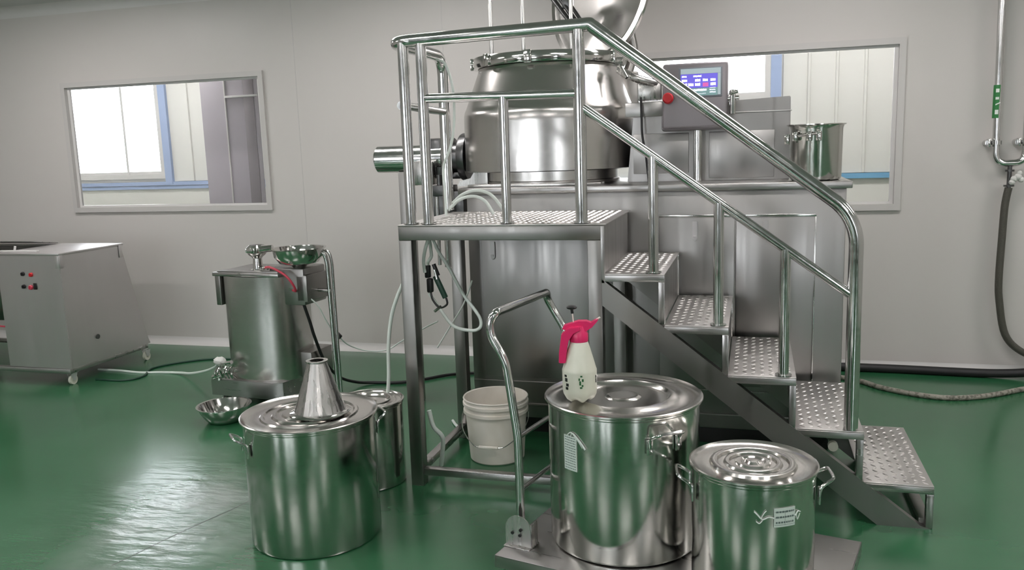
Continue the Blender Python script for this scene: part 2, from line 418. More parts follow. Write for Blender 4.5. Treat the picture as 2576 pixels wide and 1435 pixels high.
# lamps
def ceiling_lamp(x, y, z, label, group, mt, L=1.25, Wd=.3):
    t = thing('ceiling_lamp', label, 'lamp', (x, y, z), 0, group)
    b = B(); holed = [(x-L/2, x+L/2)]
    box(b, x-L/2, x+L/2, y-Wd/2, y+Wd/2, z-.02, z, .004); finish(b, 'housing', 'lampbody', t)
    b = B(); box(b, x-L/2+.03, x+L/2-.03, y-Wd/2+.03, y+Wd/2-.03, z-.032, z-.021, .003); finish(b, 'diffuser', mt, t)
for x in (-5.2, -2.4, .4, 3.2):
    for y in (4.6, 2.2, -1.6):
        ceiling_lamp(x, y, CZ, 'flat white ceiling lamp over the workshop', 'ceiling lamps in the workshop', 'lamp')
for x in (-8.6, -5.6, -1.6, .8, 3.2):
    ceiling_lamp(x, 7.0, 3.0, 'flat white ceiling lamp over the corridor', 'ceiling lamps in the corridor', 'lampc')

# ------------------------------------------------------------ wash-down pipe, hose, cables on the back wall
def lug_plate(bm, x0, x1, y0, y1, z, th=.003, pitch=.031, seed=0):
    """raised teardrop lugs laid in alternating directions on a plate top"""
    nx = max(2, int((x1-x0-.02)/pitch)); ny = max(2, int((y1-y0-.02)/pitch))
    for i in range(nx):
        for j in range(ny):
            cx = x0+.01+(i+.5)*(x1-x0-.02)/nx; cy = y0+.01+(j+.5)*(y1-y0-.02)/ny
            a = PI/4 if (i+j) % 2 else -PI/4
            L_, W_ = .0165, .0052; ca, sa = math.cos(a), math.sin(a)
            base = [(L_, 0), (0, W_), (-L_, 0), (0, -W_)]; top = [(L_*.45, 0), (0, W_*.4), (-L_*.45, 0), (0, -W_*.4)]
            bv = [bm.verts.new((cx+u*ca-v*sa, cy+u*sa+v*ca, z-.0003)) for u, v in base]
            tv = [bm.verts.new((cx+u*ca-v*sa, cy+u*sa+v*ca, z+th)) for u, v in top]
            for k in range(4): bm.faces.new((bv[k], bv[(k+1) % 4], tv[(k+1) % 4], tv[k]))
            bm.faces.new(tv)

t = thing('wall_pipe', 'steel water pipe with U-bend on the wall at the right edge', 'pipe', (1.51, 5.93, 1.3))
b = B(); tube(b, fillet([(1.425, 5.93, 2.84), (1.445, 5.93, 1.5), (1.447, 5.93, 1.367), (1.61, 5.93, 1.367), (1.612, 5.93, 1.5), (1.60, 5.93, 2.84)], .085, 10), .021, 20)
finish(b, 'pipe', 'tube', t)
for x in (1.446, 1.612):
    b = B(); box(b, x-.05, x-.035, 5.90, 5.96, 1.47, 1.52, .006); tube(b, [(x-.05, 5.95, 1.495), (x+.03, 5.95, 1.495)], .006, 10)
    tube(b, [(x-.042, 5.93, 1.495), (x-.042, WY, 1.495)], .02, 16)
    lathe(b, [(.022, -.012), (.031, -.012), (.031, .012), (.022, .012)], (x, 5.93, 1.495), 24, closed=True)
    finish(b, 'clamp', 'tube', t)
b = B(); tube(b, [(1.53, 5.93, 1.36), (1.53, 5.93, 1.21)], .013, 16); lathe(b, [(0, 0), (.026, 0), (.026, .012), (0, .012)], (1.53, 5.93, 1.315), 20)
lathe(b, [(0, 0), (.03, 0), (.03, .01), (0, .01)], (1.53, 5.93, 1.222), 20); finish(b, 'valve', 'cast', t)
b = B()
for dx, dz, r in ((.0, 0, .02), (.022, .012, .022), (-.01, -.02, .018), (.04, -.005, .018), (.03, .035, .016)):
    bmesh.ops.create_icosphere(b, subdivisions=2, radius=r, matrix=Matrix.Translation((1.55+dx, 5.905, 1.27+dz)))
finish(b, 'white_wrapping', 'cloth', t)
b = B(); c = (1.4395, 5.93, 0); lathe(b, [(.0215, 1.645), (.0225, 1.645), (.0225, 1.845), (.0215, 1.845)], (1.4365, 5.93, 0), 24, closed=True)
tp = finish(b, 'green_label_tape', 'greentape', t)
b = B()
for z0, z1 in ((1.80, 1.822), (1.757, 1.772), (1.668, 1.695)):
    b = B(); cylpatch(b, (1.4365, 5.93), .0226, math.radians(236), math.radians(282), z0, z1); finish(b, 'white_mark', 'whitetape', tp)
b = B()
prism(b, [(1.424, 1.722), (1.45, 1.735), (1.45, 1.741), (1.424, 1.73)], .001, 'y', 5.9066)
finish(b, 'white_mark', 'whitetape', tp)
b = B(); tube(b, smooth_path([(1.53, 5.93, 1.215), (1.515, 5.93, 1.1), (1.51, 5.93, .9), (1.505, 5.925, .65), (1.515, 5.925, .5), (1.56, 5.925, .28), (1.66, 5.93, .17), (1.80, 5.95, .12)], 6), .022, 14)
o = finish(b, 'hose', 'darkhose'); tag(recenter(o), 'dark grey hose hanging from the wall pipe at the right edge', 'hose')
b = B(); tube(b, smooth_path([(.35, 5.75, .016), (.55, 5.70, .016), (.676, 5.62, .016), (.76, 5.51, .016), (.86, 5.43, .016), (.98, 5.36, .016), (1.114, 5.328, .016), (1.25, 5.36, .016), (1.394, 5.44, .016), (1.6, 5.6, .016), (1.72, 5.68, .016)], 8), .0155, 14)
o = finish(b, 'hose', 'grayhose'); tag(recenter(o), 'pale grey hose curving across the floor right of the stairs', 'hose')
b = B(); tube(b, smooth_path([(-.1, 5.925, .028), (.4, 5.925, .028), (.9, 5.92, .028), (1.25, 5.90, .028), (1.5, 5.89, .030), (1.68, 5.88, .045), (1.78, 5.87, .07)], 8), .028, 14)
o = finish(b, 'hose', 'rubber'); tag(recenter(o), 'thick black hose lying along the foot of the back wall', 'hose')

# ------------------------------------------------------------ platform with stairs
YF, YB = 3.5, 4.23
PX0, PX1, PZ = -1.536, -.612, 1.234
t = thing('work_platform', 'steel work platform with five diamond-plate steps and tubular railings', 'platform', (-.4, 3.85, 0))
PL = t
b = B(); box(b, PX0, PX1+.02, YF-.004, YB, PZ-.006, PZ, .002); lug_plate(b, PX0+.07, PX1, YF+.02, YB-.02, PZ); finish(b, 'deck', 'tread', t)
b = B(); box(b, PX0, PX1, YF, YF+.05, PZ-.07, PZ-.006, .004); box(b, PX0, PX1, YB-.05, YB, PZ-.07, PZ-.006, .004)
box(b, PX0, PX0+.05, YF+.05, YB-.05, PZ-.07, PZ-.006, .004); box(b, PX1-.05, PX1, YF+.05, YB-.05, PZ-.07, PZ-.006, .004); finish(b, 'deck_frame', 'frame', t)
for x in (PX0, PX1-.062):
    for y in (YF, YB-.062):
        b = B(); box(b, x, x+.062, y, y+.062, .0, PZ-.07, .004); finish(b, 'leg', 'frame', t)
b = B(); box(b, PX0+.062, PX1-.062, YF+.01, YF+.05, .05, .085, .003); finish(b, 'bottom_rail', 'steel_h', t)
b = B(); box(b, PX0+.01, PX0+.05, YF+.062, YB-.062, .05, .085, .003); finish(b, 'bottom_rail', 'steel_h', t)
b = B(); box(b, PX1-.05, PX1-.01, YF+.062, YB-.062, .05, .085, .003); finish(b, 'bottom_rail', 'steel_h', t)
# riser sheet at the deck's right end
b = B(); box(b, PX1, PX1+.006, YF+.01, YB, 1.0, PZ-.007, .001); box(b, PX1-.004, PX1+.012, YF-.006, YF+.01, .98, PZ-.008, .002); finish(b, 'riser', 'panel', t)
TR = [(-.612, -.350, 1.021), (-.352, -.090, .805), (-.092, .178, .601), (.176, .440, .388), (.438, .706, .178)]
for i, (x0, x1, z) in enumerate(TR):
    b = B(); box(b, x0, x1, YF, YB, z-.005, z, .0015); lug_plate(b, x0+.004, x1, YF+.004, YB-.002, z)
    tr = finish(b, 'step', 'tread', t)
    zl = TR[i+1][2] if i < 4 else .0
    b = B(); box(b, x0, x1, YF-.004, YF+.03, z-.033, z-.005, .002); box(b, x1-.026, x1, YF-.004, YF+.03, zl+.002, z-.033, .002)
    finish(b, 'step_frame', 'steel_h', tr)
    b = B(); box(b, x0, x1, YB-.03, YB, z-.033, z-.006, .002); box(b, x1-.026, x1, YB-.03, YB, zl+.002, z-.033, .002)
    finish(b, 'step_frame', 'steel_h', tr)
    if i < 3:
        b = B(); box(b, x1-.012, x1-.006, YF+.03, YB-.03, zl, z-.006, .001); finish(b, 'riser', 'frame', tr)
# stringers: band from under the deck to the floor
def stringer(y0, y1):
    b = B(); up = [(-.612, .985), (-.09, .568), (.176, .355), (.44, .143), (.60, .030), (.66, .0)]
    lo = [(.47, .0), (.30, .135), (.0, .375), (-.35, .67), (-.612, .885)]
    prism(b, [(-.612, .998), (.66, .012), (.70, .0), (.50, .0), (-.612, .885)], y1-y0, 'y', y0)
    return b
finish(stringer(YF-.006, YF+.034), 'stringer', 'frame', t)
finish(stringer(YB-.036, YB), 'stringer', 'frame', t)
# foot link, brace under step four
b = B(); box(b, .66, .706, YF+.03, YB-.03, .0, .03, .002); finish(b, 'foot_bar', 'frame', t)
b = B(); tube(b, [(.33, YF+.05, .30), (.33, YF+.075, .30)], .02, 20); finish(b, 'adjusting_knob', 'caster', t)
# railings
RY = 3.525
HZ = 2.045
b = B(); tube(b, fillet([(-1.535, 4.17, 1.25), (-1.535, 4.17, 2.03), (-1.535, RY, 2.03), (-.66, RY, 2.048), (-.652, RY, 2.048), (-.644, RY, 2.042), (.345, RY, 1.285), (.39, RY, 1.19), (.392, RY, .39)], .10, 12), .028, 24)
finish(b, 'handrail', 'tube', t)
def post(x, y, z0, z1, r=.024, nm='post', fl_=True):
    b = B(); tube(b, [(x, y, z0), (x, y, z1)], r, 24); 
    if fl_: lathe(b, [(r-.001, 0), (r+.012, 0), (r+.012, .004), (r-.001, .004)], (x, y, z0), 24, closed=True)
    finish(b, nm, 'tube', t)
post(-1.478, RY, PZ+.003, 2.025); post(-1.395, RY, PZ+.003, 2.025); post(-.70, RY, PZ+.003, 2.03, .026)
post(-1.03, RY, PZ+.003, 1.775, .021, 'baluster')
b = B(); tube(b, [(-1.395, RY, 1.785), (-.70, RY, 1.775)], .020, 20); finish(b, 'middle_rail', 'tube', t)
b = B(); tube(b, [(-1.5, RY+.0, 1.76), (-1.535, 4.17, 1.755)], .019, 20); finish(b, 'middle_rail', 'tube', t)
b = B(); tube(b, [(-.685, RY, 1.715), (.375, RY, .945)], .019, 20); finish(b, 'middle_rail', 'tube', t)
for x, z in ((-.398, 1.021), (-.133, .805), (.128, .601)):
    post(x, RY, z+.003, 1.715-(x+.685)*.7264, .021, 'baluster')

# ------------------------------------------------------------ granulator
CF = 4.29   # cabinet front
t = thing('granulator', 'large stainless mixer granulator with open lid, cabinet and control panel behind the platform', 'machine', (-.55, 4.7, 0)); G = t
b = B(); box(b, -1.475, .425, CF, 5.2, .10, 1.322, .004); cab = finish(b, 'cabinet', 'panel', t)
b = B(); box(b, -1.43, .38, CF+.06, 5.15, .0, .10, .002); finish(b, 'plinth', 'dark', cab)
b = B(); box(b, -1.47, .42, CF-.004, CF-.0005, .30, .304, .001); box(b, -1.47, .42, CF-.006, CF-.0005, .17, .178, .001); finish(b, 'seam', 'steel_h', cab)
def door(x0, x1, z0, z1, hx, hz):
    b = B(); box(b, x0, x1, CF-.012, CF-.0005, z0, z1, .003); d = finish(b, 'door', 'panel', t)
    b = B(); box(b, x0, x1, CF-.020, CF-.0125, z1-.012, z1, .0015); (box(b, x1-.006, x1, CF-.018, CF-.0125, z0, z1-.0125, .0015) if x1 > .2 else None); finish(b, 'door_edge', 'tube', d)
    b = B(); y = CF-.0122
    prism(b, [(hx-.013, hz+.05), (hx+.013, hz+.05), (hx+.013, hz-.035), (hx, hz-.05), (hx-.013, hz-.035)], -.008, 'y', y)
    bmesh.ops.bevel(b, geom=b.edges[:], offset=.002, segments=2, affect='EDGES')
    box(b, hx-.007, hx+.007, y-.012, y-.008, hz-.03, hz-.02, .001)
    finish(b, 'handle', 'pale', d)
door(-1.40, -.64, .33, 1.19, -1.335, 1.02)
door(-.455, -.086, .33, 1.203, -.277, 1.12)
door(-.080, .292, .33, 1.203, .06, 1.12)
b = B(); box(b, -1.51, .447, CF-.04, 5.24, 1.323, 1.356, .004); finish(b, 'counter', 'steel_h', t)
TX, TY = -1.128, 4.78
b = B(); lathe(b, [(0, 1.357), (.40, 1.357), (.40, 1.375), (.385, 1.38), (.385, 1.43), (0, 1.43)], (TX, TY, 0), 96); box(b, -1.47, -.75, 4.30, 4.40, 1.357, 1.372, .002)
finish(b, 'tank_base', 'tank', t)
b = B()
prof = [(.0, 1.432), (.478, 1.432), (.484, 1.436), (.484, 1.70), (.483, 1.74), (.478, 1.765), (.468, 1.785), (.40, 1.965), (.392, 1.99), (.388, 2.01), (.408, 2.012), (.412, 2.03), (.408, 2.05), (.37, 2.052), (.365, 2.0), (.0, 2.0)]
lathe(b, prof, (TX, TY, 0), 128); tk = finish(b, 'tank', 'tank', t, angle=28)
b = B(); lathe(b, [(.395, 2.0), (.420, 2.0), (.424, 2.012), (.424, 2.045), (.418, 2.056), (.395, 2.056)], (TX, TY, 0), 96, closed=True)
for k in range(10):
    a = k*2*PI/10+.3; cx, cy = TX+.424*math.cos(a), TY+.424*math.sin(a)
    box(b, -.02, .02, -.006, .012, 1.995, 2.06, .004, mtx=Matrix.Translation((cx, cy, 0)) @ Matrix.Rotation(a-PI/2, 4, 'Z'))
finish(b, 'rim', 'polish', tk)
# three rods standing on the rim
for x, y in ((-1.37, 4.50), (-1.17, 4.42), (-.955, 4.62)):
    b = B(); tube(b, [(x, y, 2.0), (x, y, 2.83)], .011, 16); lathe(b, [(.0, 0), (.02, 0), (.02, .04), (.0, .04)], (x, y, 2.02), 20); finish(b, 'rod', 'tube', t)
# open lid
LC = Vector((-.86, 4.98, 2.43)); nrm = Vector((-.62, -.775, .12)).normalized()
q = nrm.to_track_quat('Z', 'Y').to_matrix().to_4x4()
b = B(); lathe(b, [(0, -.05), (.2, -.045), (.33, -.028), (.385, -.006), (.415, -.006), (.42, .0), (.42, .014), (.415, .018), (.385, .018), (.375, .012), (.36, .0), (.2, -.018), (0, -.026)], (0, 0, 0), 96, Matrix.Translation(LC) @ q)
ld = finish(b, 'lid', 'tank', t, angle=28)
b = B(); box(b, -.03, .03, -.03, .03, -.02, .012, .008, mtx=Matrix.Translation(LC) @ q @ Matrix.Translation((.02, .06, 0))); finish(b, 'nozzle', 'black', ld)
b = B()
tube(b, [(-1.14, 4.93, 2.42), (-.985, 4.84, 2.22)], .014, 12); tube(b, [(-1.10, 4.92, 2.43), (-.955, 4.85, 2.22)], .014, 12); tube(b, [(-1.06, 4.92, 2.42), (-.92, 4.86, 2.215)], .010, 12)
box(b, -1.06, -1.0, 4.88, 4.93, 2.33, 2.40, .01); finish(b, 'lid_strut', 'cast', ld)
b = B(); tube(b, fillet([(-.73, 5.12, 1.95), (-.69, 5.16, 2.1), (-.72, 5.14, 2.24)], .05, 6), .03, 16); box(b, -.78, -.66, 5.08, 5.2, 1.6, 1.98, .01); finish(b, 'lid_hinge', 'frame', ld)
b = B(); tube(b, smooth_path([(-.70, 4.62, 1.955), (-.66, 4.60, 1.93), (-.60, 4.58, 1.90), (-.50, 4.62, 1.87), (-.46, 4.66, 1.86)], 5), .022, 14)
box(b, -.60, -.47, 4.60, 4.70, 1.785, 1.88, .01); tube(b, [(-.70, 4.55, 1.99), (-.655, 4.53, 1.99)], .022, 16); tube(b, [(-.68, 4.53, 1.97), (-.64, 4.50, 1.90)], .01, 12)
finish(b, 'bracket', 'steel', t)
# chopper motor
b = B(); mt_ = Matrix.Translation((-2.20, TY, 1.515)) @ Matrix.Rotation(PI/2, 4, 'Y')
lathe(b, [(0, 0), (.074, 0), (.080, .006), (.080, .44), (.0, .44)], (0, 0, 0), 64, mt_); mo = finish(b, 'motor', 'tube', t)
b = B(); m2 = Matrix.Translation((-1.76, TY, 1.515)) @ Matrix.Rotation(PI/2, 4, 'Y')
lathe(b, [(0, 0), (.105, 0), (.115, .01), (.115, .05), (.085, .06), (.085, .1), (.135, .105), (.14, .115), (.14, .15), (.0, .16)], (0, 0, 0), 40, m2)
box(b, -1.80, -1.66, TY-.04, TY+.04, 1.39, 1.43, .01); box(b, -1.86, -1.76, TY-.06, TY+.06, 1.40, 1.63, .02)
finish(b, 'motor_flange', 'cast', mo)
b = B(); box(b, -1.93, -1.80, TY-.13, TY-.03, 1.36, 1.50, .012); finish(b, 'motor_bracket', 'steel', mo)
b = B(); prism(b, [(-1.60, 1.357), (-1.42, 1.357), (-1.42, 1.43), (-1.50, 1.43), (-1.52, 1.40), (-1.585, 1.385)], .05, 'y', 4.50); finish(b, 'support_foot', 'steel', t)
b = B(); box(b, -2.06, -1.985, 4.74, 4.82, .0, 1.44, .006); finish(b, 'motor_column', 'panel', t)
b = B(); box(b, -1.84, -1.60, 4.60, 4.88, 1.14, 1.325, .006); tube(b, [(-1.75, 4.62, 1.36), (-1.75, 4.62, 1.42)], .016, 12); tube(b, [(-1.70, 4.62, 1.36), (-1.70, 4.62, 1.43)], .013, 12); box(b, -1.79, -1.66, 4.57, 4.68, 1.30, 1.36, .006); finish(b, 'valve_block', 'cast', t)
# pipes beneath the valve block
b = B(); tube(b, [(-1.725, 4.5, 1.30), (-1.725, 4.5, .91)], .011, 12); tube(b, [(-1.67, 4.5, 1.30), (-1.67, 4.5, .91)], .020, 12); box(b, -1.80, -1.60, 4.48, 4.66, 1.10, 1.14, .006); lathe(b, [(0, 0), (.024, 0), (.024, .02), (0, .02)], (-1.67, 4.5, .90), 16); finish(b, 'drain_pipe', 'tube', t)
# housing on the counter
b = B(); prism(b, [(-.655, 1.357), (.178, 1.357), (.176, 1.775), (-.075, 1.765), (-.62, 1.70)], .5, 'y', 4.58)
bmesh.ops.bevel(b, geom=b.edges[:], offset=.004, segments=2, affect='EDGES'); hs = finish(b, 'housing', 'panel', t)
b = B(); box(b, -.66, .182, 4.574, 4.5795, 1.70, 1.706, .001); box(b, -.66, -.44, 4.56, 4.579, 1.70, 1.775, .004); finish(b, 'cover_seam', 'steel_h', hs)
b = B(); box(b, -.62, -.33, 4.571, 4.579, 1.40, 1.61, .002); box(b, -.225, .10, 4.571, 4.579, 1.37, 1.61, .002); finish(b, 'access_panel', 'panel', hs)
b = B(); tube(b, [(-.28, 4.53, 1.357), (-.28, 4.53, 1.72)], .023, 20); finish(b, 'console_post', 'tube', t)
cm = Matrix.Translation((-.295, 4.50, 1.79)) @ Matrix.Rotation(math.radians(-6), 4, 'X')
b = B(); box(b, -.160, .165, -.035, .05, -.165, .165, .014, 4, mtx=cm); box(b, -.165, .16, -.025, .05, -.17, -.09, .01, mtx=cm)
cs = finish(b, 'console', 'console', t)
b = B(); box(b, -.078, .138, -.041, -.034, -.012, .138, .003, mtx=cm); sc_ = finish(b, 'screen_bezel', 'bezel', cs)
def sq(u0, u1, v0, v1, d): 
    return cm @ Vector(((u0+u1)/2, d, (v0+v1)/2))
def flat(bm, u0, u1, v0, v1, d=-.0418): box(bm, u0, u1, d, d+.0008, v0, v1, mtx=cm)
b = B(); flat(b, -.068, .115, .035, .105); finish(b, 'screen', 'screen', sc_)
b = B(); flat(b, -.068, .130, .106, .132); flat(b, .116, .130, -.002, .105); finish(b, 'screen_header', 'screen_top', sc_)
b = B(); flat(b, -.068, .115, -.004, .034); finish(b, 'screen_lower_band', 'screen_green', sc_)
b = B(); flat(b, .042, .070, .040, .060, -.0424); finish(b, 'screen_button', 'screen_pink', sc_)
b = B(); random.seed(3)
def word(u0, u1, v0, v1):
    u = u0
    while u < u1-.002:
        wd = random.uniform(.003, .0055); e = min(u+wd, u1)
        flat(b, u, e, v0+random.uniform(0, .0015), v1-random.uniform(0, .002), -.0426); u = e+.0012
word(-.062, -.038, .088, .098); word(-.005, .035, .088, .099)
for k, u in enumerate((-.062, -.030, .004, .042, .080)):
    if k != 1: word(u, u+.027, .066, .080)
    if k != 3: word(u, u+.027, .044, .060)
word(-.030, .062, .018, .030); word(.076, .106, .020, .027); word(.076, .106, .008, .015); word(.076, .106, .032, .036); word(.01, .06, .004, .008)
finish(b, 'screen_text', 'icon', sc_)
b = B(); lathe(b, [(0, .03), (.022, .03), (.027, .024), (.028, .012), (.018, .008), (.018, 0), (0, 0)], (0, 0, 0), 32, cm @ Matrix.Translation((-.130, -.036, -.012)) @ Matrix.Rotation(PI/2, 4, 'X'))
finish(b, 'stop_button', 'red', cs)
b = B(); box(b, .17, .205, -.02, .03, -.06, .02, .008, mtx=cm); tube(b, [cm @ Vector((.16, -.01, -.02)), cm @ Vector((.22, -.02, -.02))], .012, 12); tube(b, [cm @ Vector((.19, -.02, .02)), cm @ Vector((.19, -.02, -.10))], .015, 12); tube(b, [cm @ Vector((.18, -.03, .0)), cm @ Vector((.215, -.03, .01))], .01, 12)
finish(b, 'console_clamp', 'polish', cs)
b = B(); tube(b, smooth_path([(-.575, 4.55, 1.80), (-.57, 4.53, 1.70), (-.565, 4.52, 1.60), (-.545, 4.50, 1.50), (-.53, 4.50, 1.357)], 6), .006, 10); finish(b, 'cable', 'rubber', t)

# bucket on the counter
BS = .955
def steel_bucket():
    t = thing('steel_bucket', 'open stainless bucket with clip, on the right end of the counter', 'bucket', (.290, 4.42, 1.3565))
    b = B(); lathe(b, [(0, .0), (.105, .0), (.116, .006), (.121, .02), (.124, .245), (.129, .262), (.138, .266), (.138, .27), (.130, .27), (.122, .255), (.118, .02), (0, .012)], (0, 0, 0), 64)
    finish(b, 'body', 'pot', t, world=False)
    b = B(); m = Matrix.Rotation(math.radians(-115), 4, 'Z')
    tube(b, [m @ Vector((.130, -.045, .215)), m @ Vector((.134, .06, .225))], .006, 10)
    for y in (-.05, .02, .065): box(b, .122, .142, y-.012, y+.012, .19, .235, .004, mtx=m)
    box(b, .121, .139, -.012-.09, .012-.09, .175, .225, .004, mtx=m); finish(b, 'clip', 'polish', t, world=False)
steel_bucket()

# ------------------------------------------------------------ stock pots
def stockpot(label, lid_label, x, y, z, r, h, ha, rings, knob, lidmat='lid'):
    t = thing('stockpot', label, 'pot', (x, y, z), ha, 'lidded steel stockpots')
    b = B(); R = r*.955
    lathe(b, [(0, 0), (R-.012, 0), (R-.003, .004), (R, .014), (R, h-.012), (R+.004, h-.008), (R+.004, h-.002), (R-.004, h-.002), (R-.005, .02), (0, .012)], (0, 0, 0), 128)
    bd = finish(b, 'body', 'pot', t, world=False)
    hz = h*.87
    for s in (1, -1):
        b = B(); m = Matrix.Rotation(0 if s > 0 else PI, 4, 'Z')
        w_ = .055
        pts = [(R+.002, -w_, hz-.03), (R+.010, -w_, hz), (R+.042, -w_*.85, hz+.022), (R+.048, -w_*.5, hz+.026), (R+.048, w_*.5, hz+.026), (R+.042, w_*.85, hz+.022), (R+.010, w_, hz), (R+.002, w_, hz-.03)]
        tube(b, [m @ p for p in smooth_path(pts, 5)], .0055, 10)
        for yy in (-w_, w_): box(b, R-.001, R+.006, yy-.012, yy+.012, hz-.055, hz+.0, .003, mtx=m)
        finish(b, 'handle', 'tube', t, world=False)
    b = B(); lathe(b, [(0, h-.001)] + [(r-.004, h-.001), (r, h+.003), (r, h+.009), (r-.005, h+.011), (r-.012, h+.007)] + [(r*a, h+c) for a, c in rings], (0, 0, 0), 128)
    ld = finish(b, 'lid', lidmat, t, world=False)
    if knob:
        b = B(); w_ = knob; zz = h+rings[-1][1]
        pts = [(-w_, 0, zz-.002), (-w_*.98, 0, zz+.014), (-w_*.6, 0, zz+.026), (w_*.6, 0, zz+.026), (w_*.98, 0, zz+.014), (w_, 0, zz-.002)]
        path = smooth_path(pts, 5); n = len(path)
        tube(b, path, .0065, 10)
        finish(b, 'lid_handle', 'polish', ld, world=False)
    return t
ringsA = [(.90, .002), (.72, .002), (.70, .008), (.66, .008), (.64, .002), (.55, .002), (.53, .010), (.49, .010), (.47, .004), (.40, .004), (.38, .012), (.0, .012)]
ringsC = [(.90, .000), (.80, -.001), (.70, .004), (.64, .012), (.60, .012), (.57, .002), (.48, -.010), (.28, -.012), (.25, -.004), (.20, .004), (.16, .006), (.12, .004), (.0, .009)]
ringsC = [(a, max(c, .0) if a > 1 else c) for a, c in ringsC]
ringsD = [(.88, .001), (.68, .001), (.66, .010), (.60, .013), (.56, .010), (.54, .003), (.46, .003), (.44, .010), (.40, .012), (.37, .010), (.35, .003), (.28, .003), (.26, .010), (.20, .011), (.17, .006), (.13, .006), (.10, .013), (.05, .015), (.0, .015)]
vdir = math.atan2(2.969, -1.739)   # bearing from the camera
potA = stockpot('wide steel stockpot on the floor carrying a steel cone', '', -1.739, 2.969, 0, .277, .512, vdir-PI/2+.25, ringsA, 0)
potB = stockpot('smaller stockpot standing behind the pot with the cone', '', -1.745, 3.53, 0, .165, .395, 1.7, ringsC, 0)
potC = stockpot('tallest steel stockpot, on the trolley, with spray bottle on its lid', '', -.438, 2.90, .1525, .280, .520, math.radians(-52), ringsC, 0)
potD = stockpot('smaller steel stockpot with ringed lid at the right end of the trolley', '', .010, 2.668, .1525, .200, .388, math.radians(8), ringsD, 0)

# cone on pot A
t = thing('steel_cone', 'hollow stainless cone standing point up on a pot lid', 'funnel', (-1.683, 2.96, .5249), 0)
t.scale = (1.08, 1.08, .83); ORG[t.name] = ORG[t.name] @ Matrix.Diagonal((1.08, 1.08, .83, 1))
b = B(); lathe(b, [(.088, .0), (.098, .0), (.100, .004), (.097, .010), (.093, .02), (.036, .250), (.041, .253), (.041, .260), (.026, .260), (.032, .245), (.088, .02)], (0, 0, 0), 32, closed=True)
finish(b, 'cone', 'steel', t, world=False, angle=8)
b = B(); lathe(b, [(.088, .010), (.094, .006), (.102, -.0), (.112, .001), (.114, .004), (.110, .008), (.094, .014)], (0, 0, 0), 48, closed=True); finish(b, 'collar', 'polish', t, world=False)

# labels on pots C and D
def pot_label(pot, R, a0, a1, z0, z1, lines, strings):
    b = B(); cylpatch(b, (0, 0), R+.0015, a0, a1, z0, z1, .0012, 10); lb = finish(b, 'paper_label', 'paper', pot, world=False)
    b = B(); n = lines; random.seed(int(z0*1000))
    for i in range(n):
        z = z0+(z1-z0)*(i+.7)/(n+.6); a = a0+(a1-a0)*.08
        while a < a0+(a1-a0)*.9:
            e = min(a+(a1-a0)*random.uniform(.05, .14), a0+(a1-a0)*.92)
            cylpatch(b, (0, 0), R+.0027, a, e, z, z+(z1-z0)/n*.28, .0003, 2); a = e+(a1-a0)*.03
    if strings == 2:
        for zz in (z0+.006, (z0+z1)/2, z1-.012): cylpatch(b, (0, 0), R+.0027, a0+.008, a1-.008, zz, zz+.001, .0003, 6)
        cylpatch(b, (0, 0), R+.0027, (a0+a1)/2-.002, (a0+a1)/2+.002, z0+.006, z1-.012, .0003, 2)
    finish(b, 'print', 'ink', lb, world=False)
    b = B()
    def P(a, z, d=.004): return ((R+d)*math.cos(a), (R+d)*math.sin(a), z)
    if strings == 1:
        am = a0+(a1-a0)*.6
        tube(b, smooth_path([P(am, z1-.002), P(am+.02, z1+.012), P(am+.08, z1+.004), P(am+.17, z1-.018), P(am+.22, z1-.035)], 4), [.002+.0015*min(1, i/10) for i in range(17)], 8)
        tube(b, smooth_path([P(am+.03, z1+.010), P(am+.10, z1-.004), P(am+.18, z1-.032)], 4), .002, 8); tube(b, smooth_path([P(am-.06, z1+.002), P(am, z1+.014), P(am+.06, z1+.006)], 4), .002, 8)
    else:
        zm = (z0+z1)/2
        tube(b, smooth_path([P(a0, zm), P(a0-.08, zm+.004), P(a0-.18, zm-.003), P(a0-.26, zm+.012), P(a0-.30, zm+.02)], 4), .0022, 8)
        tube(b, smooth_path([P(a0-.16, zm-.001), P(a0-.22, zm-.016), P(a0-.27, zm-.01)], 4), .0018, 8); tube(b, smooth_path([P(a0-.2, zm), P(a0-.15, zm+.018), P(a0-.12, zm+.024)], 4), .0016, 8)
        finish(b, 'tie_string', 'whitehose', lb, world=False); b = B()
        tube(b, smooth_path([P(a1, zm), P(a1+.05, zm+.012), P(a1+.10, zm+.008)], 4), .0022, 8); tube(b, smooth_path([P(a1+.02, zm+.004), P(a1+.04, zm-.014), P(a1+.09, zm+.004)], 4), .0016, 8)
    finish(b, 'tie_string', 'whitehose', lb, world=False)
def world_bearing(cx, cy): return math.atan2(-cy, -cx)
rc = math.radians(-52); RC = .280*.955
bc = math.atan2(-2.90, .438)      # from pot C to camera
pot_label(potC, RC, bc-rc-.84, bc-rc-.62, .318, .440, 13, 1)
rd = math.radians(8); RD = .2*.955
bd_ = math.atan2(-2.668, -.01)
pot_label(potD, RD, bd_-rd+.33, bd_-rd+.69, .262, .322, 3, 2)

